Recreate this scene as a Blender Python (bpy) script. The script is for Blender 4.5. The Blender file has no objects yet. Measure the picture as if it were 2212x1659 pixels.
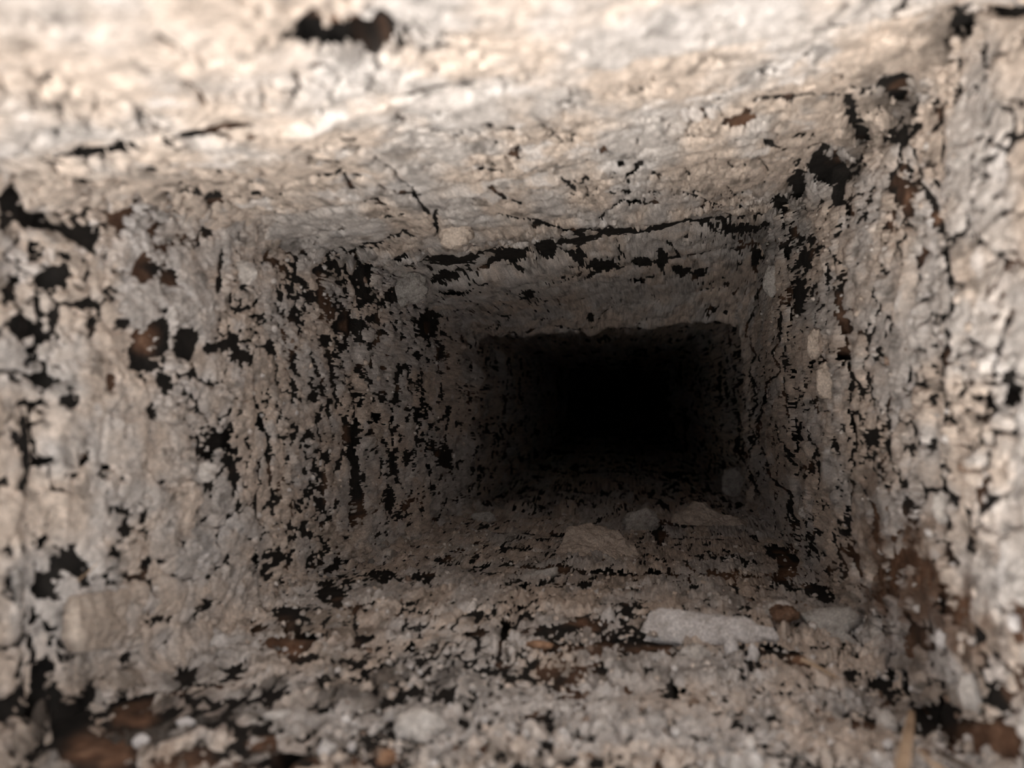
import bpy, math, random
import numpy as np

# ------------------------------------------------------------------ scene, camera, light
scene = bpy.context.scene
COL = scene.collection
F = 1700.0                     # focal length in pixels of the 2212 x 1659 frame
CX, CY = 1106.0, 829.5
H = 1.70                       # height of the camera above the bottom of the flue (m)

cam_d = bpy.data.cameras.new('camera')
cam_d.sensor_width = 36.0
cam_d.lens = 36.0 * F / 2212.0
cam_d.clip_start = 0.005
cam_d.dof.use_dof = True
cam_d.dof.focus_distance = 0.40
cam_d.dof.aperture_fstop = cam_d.lens / 2.2     # entrance pupil of about 2.2 mm, as on a phone
cam = bpy.data.objects.new('camera', cam_d)
cam.location = (0, 0, H)       # looks straight down the flue
COL.objects.link(cam)
scene.camera = cam

world = bpy.data.worlds.new('overcast_sky')
scene.world = world
world.use_nodes = True
wb = world.node_tree.nodes['Background']
wb.inputs['Color'].default_value = (1.0, 0.985, 0.97, 1)
wb.inputs['Strength'].default_value = 1.0

sun_d = bpy.data.lights.new('hazy_sun', 'SUN')
sun_d.energy = 3.0
sun_d.color = (1.0, 0.93, 0.85)
sun_d.angle = math.radians(70)
sun = bpy.data.objects.new('hazy_sun', sun_d)
# light travels towards the far wall and the right wall
from mathutils import Vector
sun.rotation_euler = Vector((0.35, 0.75, -0.75)).to_track_quat('-Z', 'Y').to_euler()
sun.location = (-0.5, -1, 3)
COL.objects.link(sun)

scene.view_settings.view_transform = 'Standard'
scene.view_settings.look = 'None'
scene.view_settings.gamma = 1.0
scene.view_settings.use_curve_mapping = False
scene.view_settings.exposure = 0.6
scene.cycles.diffuse_bounces = 3
scene.cycles.use_adaptive_sampling = True
scene.cycles.adaptive_threshold = 0.08
scene.cycles.adaptive_min_samples = 10
scene.cycles.use_denoising = True

# ------------------------------------------------------------------ numpy noise
rs = np.random.RandomState(7)
TAB = rs.rand(256, 256).astype(np.float32)
TAB2 = rs.rand(256, 256).astype(np.float32)
TAB3 = rs.rand(256, 256).astype(np.float32)

def vnoise(x, y, seed=0):
    x = x + seed * 37.17; y = y + seed * 91.73
    xi = np.floor(x); yi = np.floor(y)
    fx = (x - xi).astype(np.float32); fy = (y - yi).astype(np.float32)
    fx = fx * fx * (3 - 2 * fx); fy = fy * fy * (3 - 2 * fy)
    a = xi.astype(np.int64) & 255; b = yi.astype(np.int64) & 255
    a1 = (a + 1) & 255; b1 = (b + 1) & 255
    v = (TAB[a, b] * (1 - fx) + TAB[a1, b] * fx) * (1 - fy) + (TAB[a, b1] * (1 - fx) + TAB[a1, b1] * fx) * fy
    return v * 2 - 1

def fbm(x, y, octv=4, seed=0, gain=0.5):
    r = 0; a = 1.0; n = 0.0
    for i in range(octv):
        ca, sa = math.cos(i * 0.9), math.sin(i * 0.9)
        k = 2.03 ** i
        r = r + a * vnoise((x * ca - y * sa) * k, (x * sa + y * ca) * k, seed + i * 3)
        n += a; a *= gain
    return r / n * 1.6

def voro(x, y, seed=0, jit=0.9):
    """F1, F2, cell id (ix, iy), offset to the seed."""
    x = x + seed * 17.3; y = y + seed * 29.1
    xi = np.floor(x).astype(np.int64); yi = np.floor(y).astype(np.int64)
    f1 = np.full(x.shape, 9.0, np.float32); f2 = f1.copy()
    cid = np.zeros(x.shape, np.int64); ox = np.zeros(x.shape, np.float32); oy = ox.copy()
    for i in (-1, 0, 1):
        for j in (-1, 0, 1):
            a = xi + i; b = yi + j
            sx = a + 0.5 + (TAB2[a & 255, b & 255] - 0.5) * jit
            sy = b + 0.5 + (TAB3[a & 255, b & 255] - 0.5) * jit
            dx = (x - sx).astype(np.float32); dy = (y - sy).astype(np.float32)
            d = np.sqrt(dx * dx + dy * dy)
            near = d < f1
            f2 = np.where(near, f1, np.minimum(f2, d))
            f1 = np.where(near, d, f1)
            cid = np.where(near, (a & 4095) * 4096 + (b & 4095), cid)
            ox = np.where(near, dx, ox); oy = np.where(near, dy, oy)
    return f1, f2, cid, ox, oy

def chash(cid, k):
    h = (cid * 2654435761 + k * 40503 * 977) & 0xffffffff
    h = (h ^ (h >> 15)) * 2246822519 & 0xffffffff
    h = h ^ (h >> 13)
    return ((h >> 3) & 0xffff).astype(np.float32) / 65535.0

def smooth(a, b, x):
    t = np.clip((x - a) / (b - a), 0, 1)
    return t * t * (3 - 2 * t)

# ------------------------------------------------------------------ materials
def new_mat(name):
    m = bpy.data.materials.new(name); m.use_nodes = True
    nt = m.node_tree
    return m, nt, nt.nodes['Principled BSDF'], nt.links

def coord_noise(nt, scale, detail=4, rough=0.6, kind='noise'):
    tc = nt.nodes.new('ShaderNodeNewGeometry')
    n = nt.nodes.new('ShaderNodeTexNoise' if kind == 'noise' else 'ShaderNodeTexVoronoi')
    n.inputs['Scale'].default_value = scale
    if kind == 'noise':
        n.inputs['Detail'].default_value = detail; n.inputs['Roughness'].default_value = rough
    nt.links.new(tc.outputs['Position'], n.inputs['Vector'])
    return n

def ramp(nt, src, stops):
    r = nt.nodes.new('ShaderNodeValToRGB')
    e = r.color_ramp.elements
    while len(e) < len(stops): e.new(0.5)
    for el, (p, c) in zip(e, stops):
        el.position = p; el.color = (*c, 1) if len(c) == 3 else c
    nt.links.new(src, r.inputs['Fac'])
    return r

def mixc(nt, fac, a, b, mode='MIX'):
    m = nt.nodes.new('ShaderNodeMix'); m.data_type = 'RGBA'; m.blend_type = mode
    for s, v in ((m.inputs[0], fac), (m.inputs[6], a), (m.inputs[7], b)):
        if hasattr(v, 'is_output') or isinstance(v, bpy.types.NodeSocket): nt.links.new(v, s)
        elif isinstance(v, (int, float)): s.default_value = v
        else: s.default_value = (*v, 1)
    return m.outputs[2]

def bump(nt, b, h, strength, dist):
    n = nt.nodes.new('ShaderNodeBump')
    n.inputs['Strength'].default_value = strength; n.inputs['Distance'].default_value = dist
    nt.links.new(h, n.inputs['Height']); nt.links.new(n.outputs['Normal'], b.inputs['Normal'])

def crust_material(name):
    m, nt, b, L = new_mat(name)
    at = nt.nodes.new('ShaderNodeAttribute'); at.attribute_name = 'tone'
    # fine grains, each a little paler or darker, and a sprinkle of glints painted as pale specks
    v = coord_noise(nt, 1900, kind='voronoi')
    r3 = ramp(nt, v.outputs['Color'], [(0.0, (0.70, 0.70, 0.70)), (0.6, (1.0, 1.0, 1.0)), (0.93, (1.1, 1.1, 1.1)), (1.0, (1.9, 1.9, 1.85))])
    c = mixc(nt, 1.0, at.outputs['Color'], r3.outputs['Color'], 'MULTIPLY')
    L.new(c, b.inputs['Base Color'])
    b.inputs['Roughness'].default_value = 0.85
    b.inputs['Specular IOR Level'].default_value = 0.2
    n4 = coord_noise(nt, 1500, 1.5, 0.7)
    bump(nt, b, n4.outputs['Fac'], 0.6, 0.0005)
    return m

M_CRUST = crust_material('ash_crust')
TAN, GREY, PALEC = np.array((0.61, 0.51, 0.435)), np.array((0.56, 0.515, 0.485)), np.array((0.76, 0.72, 0.70))
BRN, SOOT_SHADE = np.array((0.17, 0.10, 0.065)), np.array((0.05, 0.043, 0.038))

def crust_colour(S, T, seed, pale, brn, soot_shade):
    """colour of the deposit: tan to grey patches, mottling, powder, stains and painted corner shade."""
    m = smooth(-0.45, 0.45, fbm(S / 0.017, T / 0.017, 4, seed + 90))[..., None]
    c = TAN * (1 - m) + GREY * m
    n = fbm(S / 0.0028, T / 0.0028, 4, seed + 91, 0.65)[..., None]
    n = n + 0.55 * fbm(S / 0.0007, T / 0.0009, 2, seed + 92, 0.7)[..., None]
    c = c * np.clip(1 + 0.27 * n, 0.4, 1.4)
    for a, k in ((pale, PALEC), (brn, BRN), (soot_shade, SOOT_SHADE)):
        c = c * (1 - a[..., None]) + k * a[..., None]
    return c.astype(np.float32)

def brick_material():
    m, nt, b, L = new_mat('sooty_brick')
    soot = ramp(nt, coord_noise(nt, 160, 4, 0.6).outputs['Fac'], [(0.3, (0.010, 0.009, 0.0085)), (0.7, (0.030, 0.026, 0.023))])
    clay = ramp(nt, coord_noise(nt, 220, 5, 0.65).outputs['Fac'], [(0.3, (0.10, 0.05, 0.03)), (0.52, (0.21, 0.115, 0.072)), (0.7, (0.36, 0.215, 0.145))])
    at = nt.nodes.new('ShaderNodeAttribute'); at.attribute_name = 'tone'
    sep = nt.nodes.new('ShaderNodeSeparateColor'); L.new(at.outputs['Color'], sep.inputs[0])
    c = mixc(nt, sep.outputs[0], soot.outputs['Color'], clay.outputs['Color'])
    L.new(c, b.inputs['Base Color'])
    b.inputs['Roughness'].default_value = 0.9
    b.inputs['Specular IOR Level'].default_value = 0.2
    bump(nt, b, coord_noise(nt, 700, 5, 0.7).outputs['Fac'], 0.8, 0.0012)
    return m
M_BRICK = brick_material()

def simple_material(name, stops, scale, rough=0.9, bscale=600, bd=0.0008):
    m, nt, b, L = new_mat(name)
    r = ramp(nt, coord_noise(nt, scale, 5, 0.65).outputs['Fac'], stops)
    gr = ramp(nt, coord_noise(nt, 1900, kind='voronoi').outputs['Color'], [(0.0, (0.74, 0.74, 0.74)), (0.6, (1, 1, 1)), (1.0, (1.35, 1.35, 1.33))])
    L.new(mixc(nt, 1.0, r.outputs['Color'], gr.outputs['Color'], 'MULTIPLY'), b.inputs['Base Color'])
    b.inputs['Roughness'].default_value = rough
    b.inputs['Specular IOR Level'].default_value = 0.2
    bump(nt, b, coord_noise(nt, bscale, 4, 0.65).outputs['Fac'], 0.7, bd)
    return m
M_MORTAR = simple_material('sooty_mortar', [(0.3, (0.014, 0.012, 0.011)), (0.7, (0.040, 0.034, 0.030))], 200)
M_WHITE = simple_material('white_mortar', [(0.32, (0.40, 0.365, 0.34)), (0.45, (0.60, 0.56, 0.545)), (0.7, (0.74, 0.70, 0.69))], 240)
M_PALE = simple_material('pale_ash', [(0.30, (0.28, 0.25, 0.225)), (0.45, (0.50, 0.455, 0.42)), (0.7, (0.66, 0.615, 0.58))], 330)
M_TAN = simple_material('tan_ash', [(0.30, (0.32, 0.265, 0.22)), (0.45, (0.52, 0.435, 0.37)), (0.7, (0.60, 0.51, 0.435))], 300)
M_GREY = simple_material('grey_ash', [(0.30, (0.20, 0.18, 0.165)), (0.45, (0.38, 0.35, 0.325)), (0.7, (0.50, 0.47, 0.44))], 300)
M_CLAY = simple_material('burnt_clay', [(0.30, (0.12, 0.06, 0.035)), (0.5, (0.30, 0.17, 0.105)), (0.7, (0.42, 0.255, 0.165))], 260)
M_BROWN = simple_material('brown_clay', [(0.30, (0.06, 0.032, 0.02)), (0.5, (0.15, 0.085, 0.055)), (0.7, (0.26, 0.16, 0.11))], 300)
M_STRAW = simple_material('dry_straw', [(0.3, (0.34, 0.235, 0.155)), (0.7, (0.56, 0.41, 0.29))], 150, 0.6)
M_DARKSTEM = simple_material('dark_stem', [(0.3, (0.05, 0.035, 0.025)), (0.7, (0.14, 0.10, 0.07))], 150, 0.7)
M_CROWN = simple_material('weathered_crown', [(0.3, (0.25, 0.22, 0.20)), (0.7, (0.42, 0.38, 0.34))], 60)

# ------------------------------------------------------------------ mesh helpers
def mesh_from(name, verts, quads, mat, parent=None, tone=None, tris=None, smooth_sh=True):
    me = bpy.data.meshes.new(name)
    verts = np.ascontiguousarray(verts, np.float32)
    nq = 0 if quads is None else len(quads); ntr = 0 if tris is None else len(tris)
    loops = []
    if nq: loops.append(np.asarray(quads, np.int32).ravel())
    if ntr: loops.append(np.asarray(tris, np.int32).ravel())
    loops = np.concatenate(loops)
    starts = np.concatenate([np.arange(nq) * 4, nq * 4 + np.arange(ntr) * 3]).astype(np.int32)
    me.vertices.add(len(verts)); me.vertices.foreach_set('co', verts.ravel())
    me.loops.add(len(loops)); me.loops.foreach_set('vertex_index', loops)
    me.polygons.add(nq + ntr); me.polygons.foreach_set('loop_start', starts)
    me.polygons.foreach_set('use_smooth', np.full(nq + ntr, smooth_sh, bool))
    if tone is not None:
        at = me.attributes.new('tone', 'FLOAT_COLOR', 'POINT')
        full = np.ones((len(verts), 4), np.float32); full[:, :3] = tone
        at.data.foreach_set('color', full.ravel())
    me.update(calc_edges=True)
    me.materials.append(mat)
    o = bpy.data.objects.new(name, me)
    COL.objects.link(o)
    if parent is not None: o.parent = parent
    return o

def tag(o, label, cat, group=None, kind=None):
    o['label'] = label; o['category'] = cat
    if group: o['group'] = group
    if kind: o['kind'] = kind
    return o

# ------------------------------------------------------------------ the shape of the flue
# depth below the camera and where the four corners of the shaft lie in the frame at that depth
RINGS = [
    # z      TL            TR            BR            BL
    (0.158, (0, 392),     (2151, 25),   (2140, 1690), (0, 1622)),
    (0.200, (310, 410),   (2000, 165),  (1990, 1545), (300, 1475)),
    (0.265, (575, 490),   (1845, 320),  (1860, 1335), (590, 1292)),
    (0.340, (760, 560),   (1748, 425),  (1765, 1250), (760, 1226)),
    (0.420, (900, 640),   (1668, 490),  (1705, 1185), (905, 1160)),
    (0.520, (1005, 695),  (1632, 610),  (1650, 1115), (1010, 1108)),
    (0.560, (1030, 722),  (1595, 690),  (1622, 1098), (1030, 1096)),
    (0.585, (1018, 700),  (1606, 668),  (1628, 1098), (1020, 1096)),
    (0.800, (1108, 750),  (1520, 735),  (1540, 1035), (1110, 1030)),
    (1.100, (1172, 775),  (1486, 770),  (1492, 985),  (1170, 985)),
    (1.700, (1232, 800),  (1440, 800),  (1445, 945),  (1232, 945)),
]
RZ = np.array([r[0] for r in RINGS])
def to_xy(p, z): return ((p[0] - CX) / F * z, -(p[1] - CY) / F * z)
CORN = {k: np.array([to_xy(r[i + 1], r[0]) for r in RINGS]) for i, k in enumerate(('TL', 'TR', 'BR', 'BL'))}
ZMOUTH = 0.080
def mouth_depth(y):
    """the rim is not square to the view: it lies nearer at the top of the frame."""
    return 0.102 - 0.33 * y
def corner(k, z):
    """XY of one corner of the shaft at depth z (straight on towards the mouth)."""
    out = []
    for c in (0, 1):
        v = np.interp(z, RZ, CORN[k][:, c])
        slope = (CORN[k][2, c] - CORN[k][0, c]) / (RZ[2] - RZ[0]) * 0.6
        out.append(np.where(z < RZ[0], CORN[k][0, c] + (z - RZ[0]) * slope, v))
    return out

WALLS = {            # from corner, to corner
    'wall_far':   ('TL', 'TR'),
    'wall_right': ('TR', 'BR'),
    'wall_near':  ('BR', 'BL'),
    'wall_left':  ('BL', 'TL'),
}
CENT = {}
def base_surface(wall, nu, nv, ext=0.05, zmin=ZMOUTH, zmax=1.70):
    ka, kb = WALLS[wall]
    # depth rows: finest where the shaft is seen largest
    zf = 1 / np.linspace(1 / zmin, 1 / zmax, 4000)
    fa = np.array(corner(ka, zf)); fb_ = np.array(corner(kb, zf))
    step = np.full(3999, 0.02)
    for uu in (0.1, 0.5, 0.9):
        pp = (fa * (1 - uu) + fb_ * uu) / zf * F
        seen = (np.abs(pp[0, 1:]) < 1200) & (np.abs(pp[1, 1:]) < 930)
        step = np.maximum(step, np.hypot(*np.diff(pp, axis=1)) * np.where(seen, 1, 0.35))
    cs = np.concatenate([[0], np.cumsum(step)])
    z = np.interp(np.linspace(0, cs[-1], nv), cs, zf)
    u = np.linspace(-ext, 1 + ext, nu)
    ax, ay = corner(ka, z); bx, by = corner(kb, z)
    U = u[None, :]
    Y = ay[:, None] * (1 - U) + by[:, None] * U
    Z = np.repeat(z[:, None], nu, 1)
    zm = mouth_depth(Y[:1])                       # bring the first rows to the slanting rim
    Z = np.where(Z < 0.18, zm + (Z - zmin) / (0.18 - zmin) * (0.18 - zm), Z)
    (ax2, ay2), (bx2, by2) = corner(ka, Z), corner(kb, Z)
    X = ax2 * (1 - U) + bx2 * U
    Y = ay2 * (1 - U) + by2 * U
    # a slight sag and swell of the old masonry
    ln = np.sqrt((bx - ax) ** 2 + (by - ay) ** 2)[:, None]
    S = U * ln
    # normal pointing into the shaft: perpendicular to the wall line in plan
    tx = (bx - ax); ty = (by - ay); tl = np.sqrt(tx ** 2 + ty ** 2)
    nx, ny = ty / tl, -tx / tl
    k = np.ones(25) / 25
    nx = np.convolve(np.pad(nx, 12, 'edge'), k, 'valid'); ny = np.convolve(np.pad(ny, 12, 'edge'), k, 'valid')
    NX = np.repeat(nx[:, None], nu, 1); NY = np.repeat(ny[:, None], nu, 1)
    PX = X / Z * F + CX; PY = -Y / Z * F + CY
    # running length for the finest texture: grains stay about as deep as they look wide
    m = nu // 2
    dp = np.hypot(np.diff(PX[:, m]), np.diff(PY[:, m])) * 0.5 * (Z[1:, m] + Z[:-1, m]) / F * 1.7
    tf = np.concatenate([[0], np.cumsum(np.minimum(dp, np.diff(Z[:, m]) + 1e-5))])
    TF = np.repeat(tf[:, None], nu, 1)
    return dict(TF=TF, X=X, Y=Y, Z=Z, NX=NX, NY=NY, S=S, U=np.repeat(U, nv, 0), PX=PX, PY=PY, z=z, u=u, ln=ln)

def brick_joints(wall):
    return {'wall_left': [0.168, 0.258, 0.345, 0.44, 0.535], 'wall_right': [0.188, 0.285, 0.385, 0.475, 0.565],
            'wall_near': [0.145, 0.240, 0.345, 0.44, 0.53], 'wall_far': [0.15, 0.245, 0.343, 0.44, 0.55]}[wall] + \
           [0.64, 0.74, 0.84, 0.94, 1.04, 1.16, 1.28, 1.42, 1.56]
SPLITS = {  # upright joints between the bricks of one course, as fractions of the wall's width
    'wall_far':   [[0.52], [0.33], [0.62], [0.36], [0.6], [0.4]],
    'wall_near':  [[0.42], [0.30, 0.72], [0.60], [0.35], [0.62], [0.4]],
    'wall_left':  [[], [0.45], [], [0.5], [], [0.5]],
    'wall_right': [[0.5], [], [0.45], [], [0.5], []],
}
def brick_field(wall, B):
    """brick id, distance to the nearest joint (m), relief of that brick's face (m)."""
    J = np.array([0.0] + brick_joints(wall) + [9.0])
    wz = B['Z'] + 0.0035 * fbm(B['S'] / 0.03, B['Z'] / 0.03, 3, 5)
    ci = np.searchsorted(J, wz) - 1
    d = np.minimum(wz - J[ci], J[np.minimum(ci + 1, len(J) - 1)] - wz)
    bid = ci * 8
    wu = B['U'] + 0.01 * fbm(B['S'] / 0.03, B['Z'] / 0.03, 2, 9)
    sp = SPLITS[wall]
    for c in range(ci.min(), ci.max() + 1):
        for s in sp[c % len(sp)]:
            m = ci == c
            bid = np.where(m & (wu > s), bid + 1, bid)
            d = np.where(m, np.minimum(d, np.abs(wu - s) * B['ln']), d)
    off = (chash(bid + 77 * len(wall), 3) - 0.5) * 0.0022
    off = off + 0.0006 * fbm(B['S'] / 0.008, B['Z'] / 0.008, 4, len(wall))
    off = off + smooth(0.47, 0.56, B['Z']) * (0.0042 * fbm(B['S'] / 0.017, B['Z'] / 0.045, 4, len(wall) + 70, 0.6) + 0.001)
    if wall == 'wall_far':
        zz = B['Z'] + 0.012 * fbm(B['S'] / 0.022, B['Z'] / 0.03, 4, 61, 0.6)
        off = off - 0.0065 * smooth(0.340, 0.368, zz) * (1 - smooth(0.385, 0.425, zz))
    return bid, d, off

# ------------------------------------------------------------------ what the crust has lost: holes and cracks, plus one clump's shadow cut as a hole (frame coordinates of spots on the wall)
HOLES = {'wall_left': [
 (315,584,27,27),(380,597,17,15),(36,622,13,34,25),(116,606,30,18),(61,704,28,20),(210,707,14,22),(268,700,18,14),(355,716,16,40),(322,732,24,17),
 (409,743,24,31),(463,754,14,13),(506,747,22,15),(539,776,22,13),(246,827,13,16),(163,870,14,16),(333,892,10,18),(278,913,7,14),
 (347,794,16,12),(307,798,14,9),(369,830,19,24),(80,765,12,22),(40,823,12,12),(231,1015,11,12),(65,1040,10,14),(557,570,7,12),(586,559,7,14),
 (640,675,12,9),(694,581,11,11),(781,602,20,26),(720,667,13,25),(745,700,22,18),(778,704,18,12),(593,747,9,18),(564,686,15,7),(705,736,12,10),
 (767,939,13,28),(774,1047,9,40),(477,960,22,14),(513,1025,9,22),(506,978,15,11),(459,1047,7,14),(159,1214,34,24,20),(122,1250,14,38,15),(195,1250,20,10),
 (239,1250,11,11),(322,1222,13,28),(336,1272,8,18),(297,1243,16,7),(347,1337,24,7,-12),(441,1319,10,26,30),(456,1301,13,11),(260,1102,16,12),(286,1150,12,20),
 (105,1171,9,9),(22,1193,9,11),(47,1204,8,7),(29,1254,14,18),(105,1348,20,5),(152,1421,10,18),(278,1417,8,12),(105,1457,13,38),(36,1426,8,7),(61,1437,6,6),
 (499,1211,10,8),(398,1178,7,6),(441,1124,8,6),(542,1164,5,9),(564,1214,8,18),(604,1204,9,9),(22,423,30,22),(188,403,14,8),(18,477,18,24),(253,474,17,25),
 (296,434,11,7),(409,412,16,6,-25),(466,438,17,13),(365,434,4,9),(336,492,9,12),(174,463,7,12),(94,532,11,18),(155,553,14,7),(300,499,8,7),(231,560,6,10),
 (260,582,9,4),(25,553,10,6),(860,640,26,12),(800,640,12,20),(640,790,9,7),(655,612,8,14),(830,720,14,9),(870,800,8,12),(850,1075,9,24),(905,900,7,16),
 (930,700,20,26),(955,760,7,18),(940,960,8,12),(965,985,16,22),(880,985,6,20),(700,1090,10,12),(690,860,12,9),(640,860,6,12),(820,905,8,14),(850,1000,7,22)],
 'wall_far': [
 (678,84,38,28),(735,90,50,24),(792,84,44,26),(836,72,16,30),(871,106,9,11),(622,80,30,8,-32),(1110,556,34,14),(1180,543,19,22),(1250,560,20,8,30),
 (1300,578,34,10),(1392,572,26,9),(1430,566,10,20),(1472,588,20,10),(1510,597,15,9),(870,556,15,8),(795,590,10,24),(965,602,30,10),(985,640,25,6),
 (1690,216,36,8,-6),(1760,209,44,5,-4),(1602,266,32,15,-20),(1940,186,34,22,-20),(1852,268,15,46,-28),(1928,304,24,12),(1790,370,42,26,8),(1802,412,14,28),(1722,405,15,32),(1690,440,16,16),
 (1765,350,16,12),(2095,48,34,17,-10),(2180,22,34,12),(2060,85,18,10),(1600,500,48,9,-6),(1632,560,10,30),(1530,490,20,6),(1160,487,10,8),(1275,420,5,9),(1300,327,7,8),
 (345,92,12,8),(100,66,26,6,15),(745,372,14,6,20),(860,262,9,4),(1128,350,10,3),(1490,375,6,4),(1420,385,7,4),(1060,280,8,3),(1275,690,9,8),(1140,640,16,5),(1380,610,14,6)],
 'wall_right': [
 (1813,761,13,17),(1889,761,8,16),(2171,841,20,38),(2132,884,15,28),(2135,935,6,14),(2085,740,6,12),(2146,1047,6,7),(1971,962,5,7),(1951,425,16,42),(1929,409,12,34),
 (2009,474,14,16),(1918,481,7,18),(1947,369,14,15),(1955,492,26,7),(1698,638,7,18),(1705,693,5,12),(1722,640,12,40),(1735,560,12,24),(1700,540,8,18),(1940,1215,18,34,30),(1985,1235,14,20,20),(1925,1270,14,20),
 (1890,1150,8,26),(2023,1312,15,26),(2020,1265,12,12),(2063,1320,14,24),(2190,1350,12,30),(2020,1550,50,34),(1911,1468,28,18),(1960,1390,14,22),(2150,1515,20,30),(2146,1558,10,12),(2117,1601,70,44),
 (1760,545,8,16),(1785,600,7,22),(1820,700,8,14),(1882,950,14,24),(1900,1010,8,20),(1955,1094,14,18),(1990,1060,8,12),(1800,960,5,14),(1750,1010,6,16),(1720,930,5,12),(2099,300,7,8),(2179,217,9,12),(2150,640,6,14),(2010,860,5,10),
 (1700,1215,20,24),(1770,1275,40,16,30),(1745,1180,6,24),(2085,1180,7,12),(1830,1340,30,10)],
 'wall_near': [
 (1315,1386,58,13),(1213,1390,22,7),(1166,1397,32,8),(1445,1401,92,7),(1687,1396,72,13),(1846,1453,34,10),(1163,1255,36,5,-12),(913,1240,25,12),(837,1243,36,11),(1043,1131,20,4),(722,1276,34,18),
 (629,1319,34,18),(1159,1541,30,12),(1166,1457,88,10),(946,1493,76,12),(819,1583,44,14),(790,1634,60,14),(798,1610,50,9),(1264,1580,22,10),(1293,1632,28,10),(1387,1653,50,8),(808,1420,60,3),
 (217,1616,66,34),(155,1560,40,50),(289,1547,50,18),(626,1386,52,14),(669,1417,26,10),(517,1583,18,34),(687,1529,25,6),(723,1634,70,10),(571,1609,30,12),(398,1450,26,18),(430,1500,50,10),(360,1640,40,12),
 (1360,1300,30,7),(1220,1345,36,7),(1290,1340,40,6),(1100,1350,10,22),(1040,1365,14,6),(1422,1150,12,24),(1470,1128,40,6),(1560,1200,30,5),(1680,1190,24,14),(1100,1180,26,5),(960,1200,18,6),(1450,1485,30,6),(1600,1560,20,7),(1530,1590,28,9),(1700,1640,26,7),(1240,1510,26,5),(1010,1560,18,8),(1080,1620,18,8),(1840,1560,20,10)],  # shadow right of the grey ash clump is cut as a hole to dark brick
}
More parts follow.
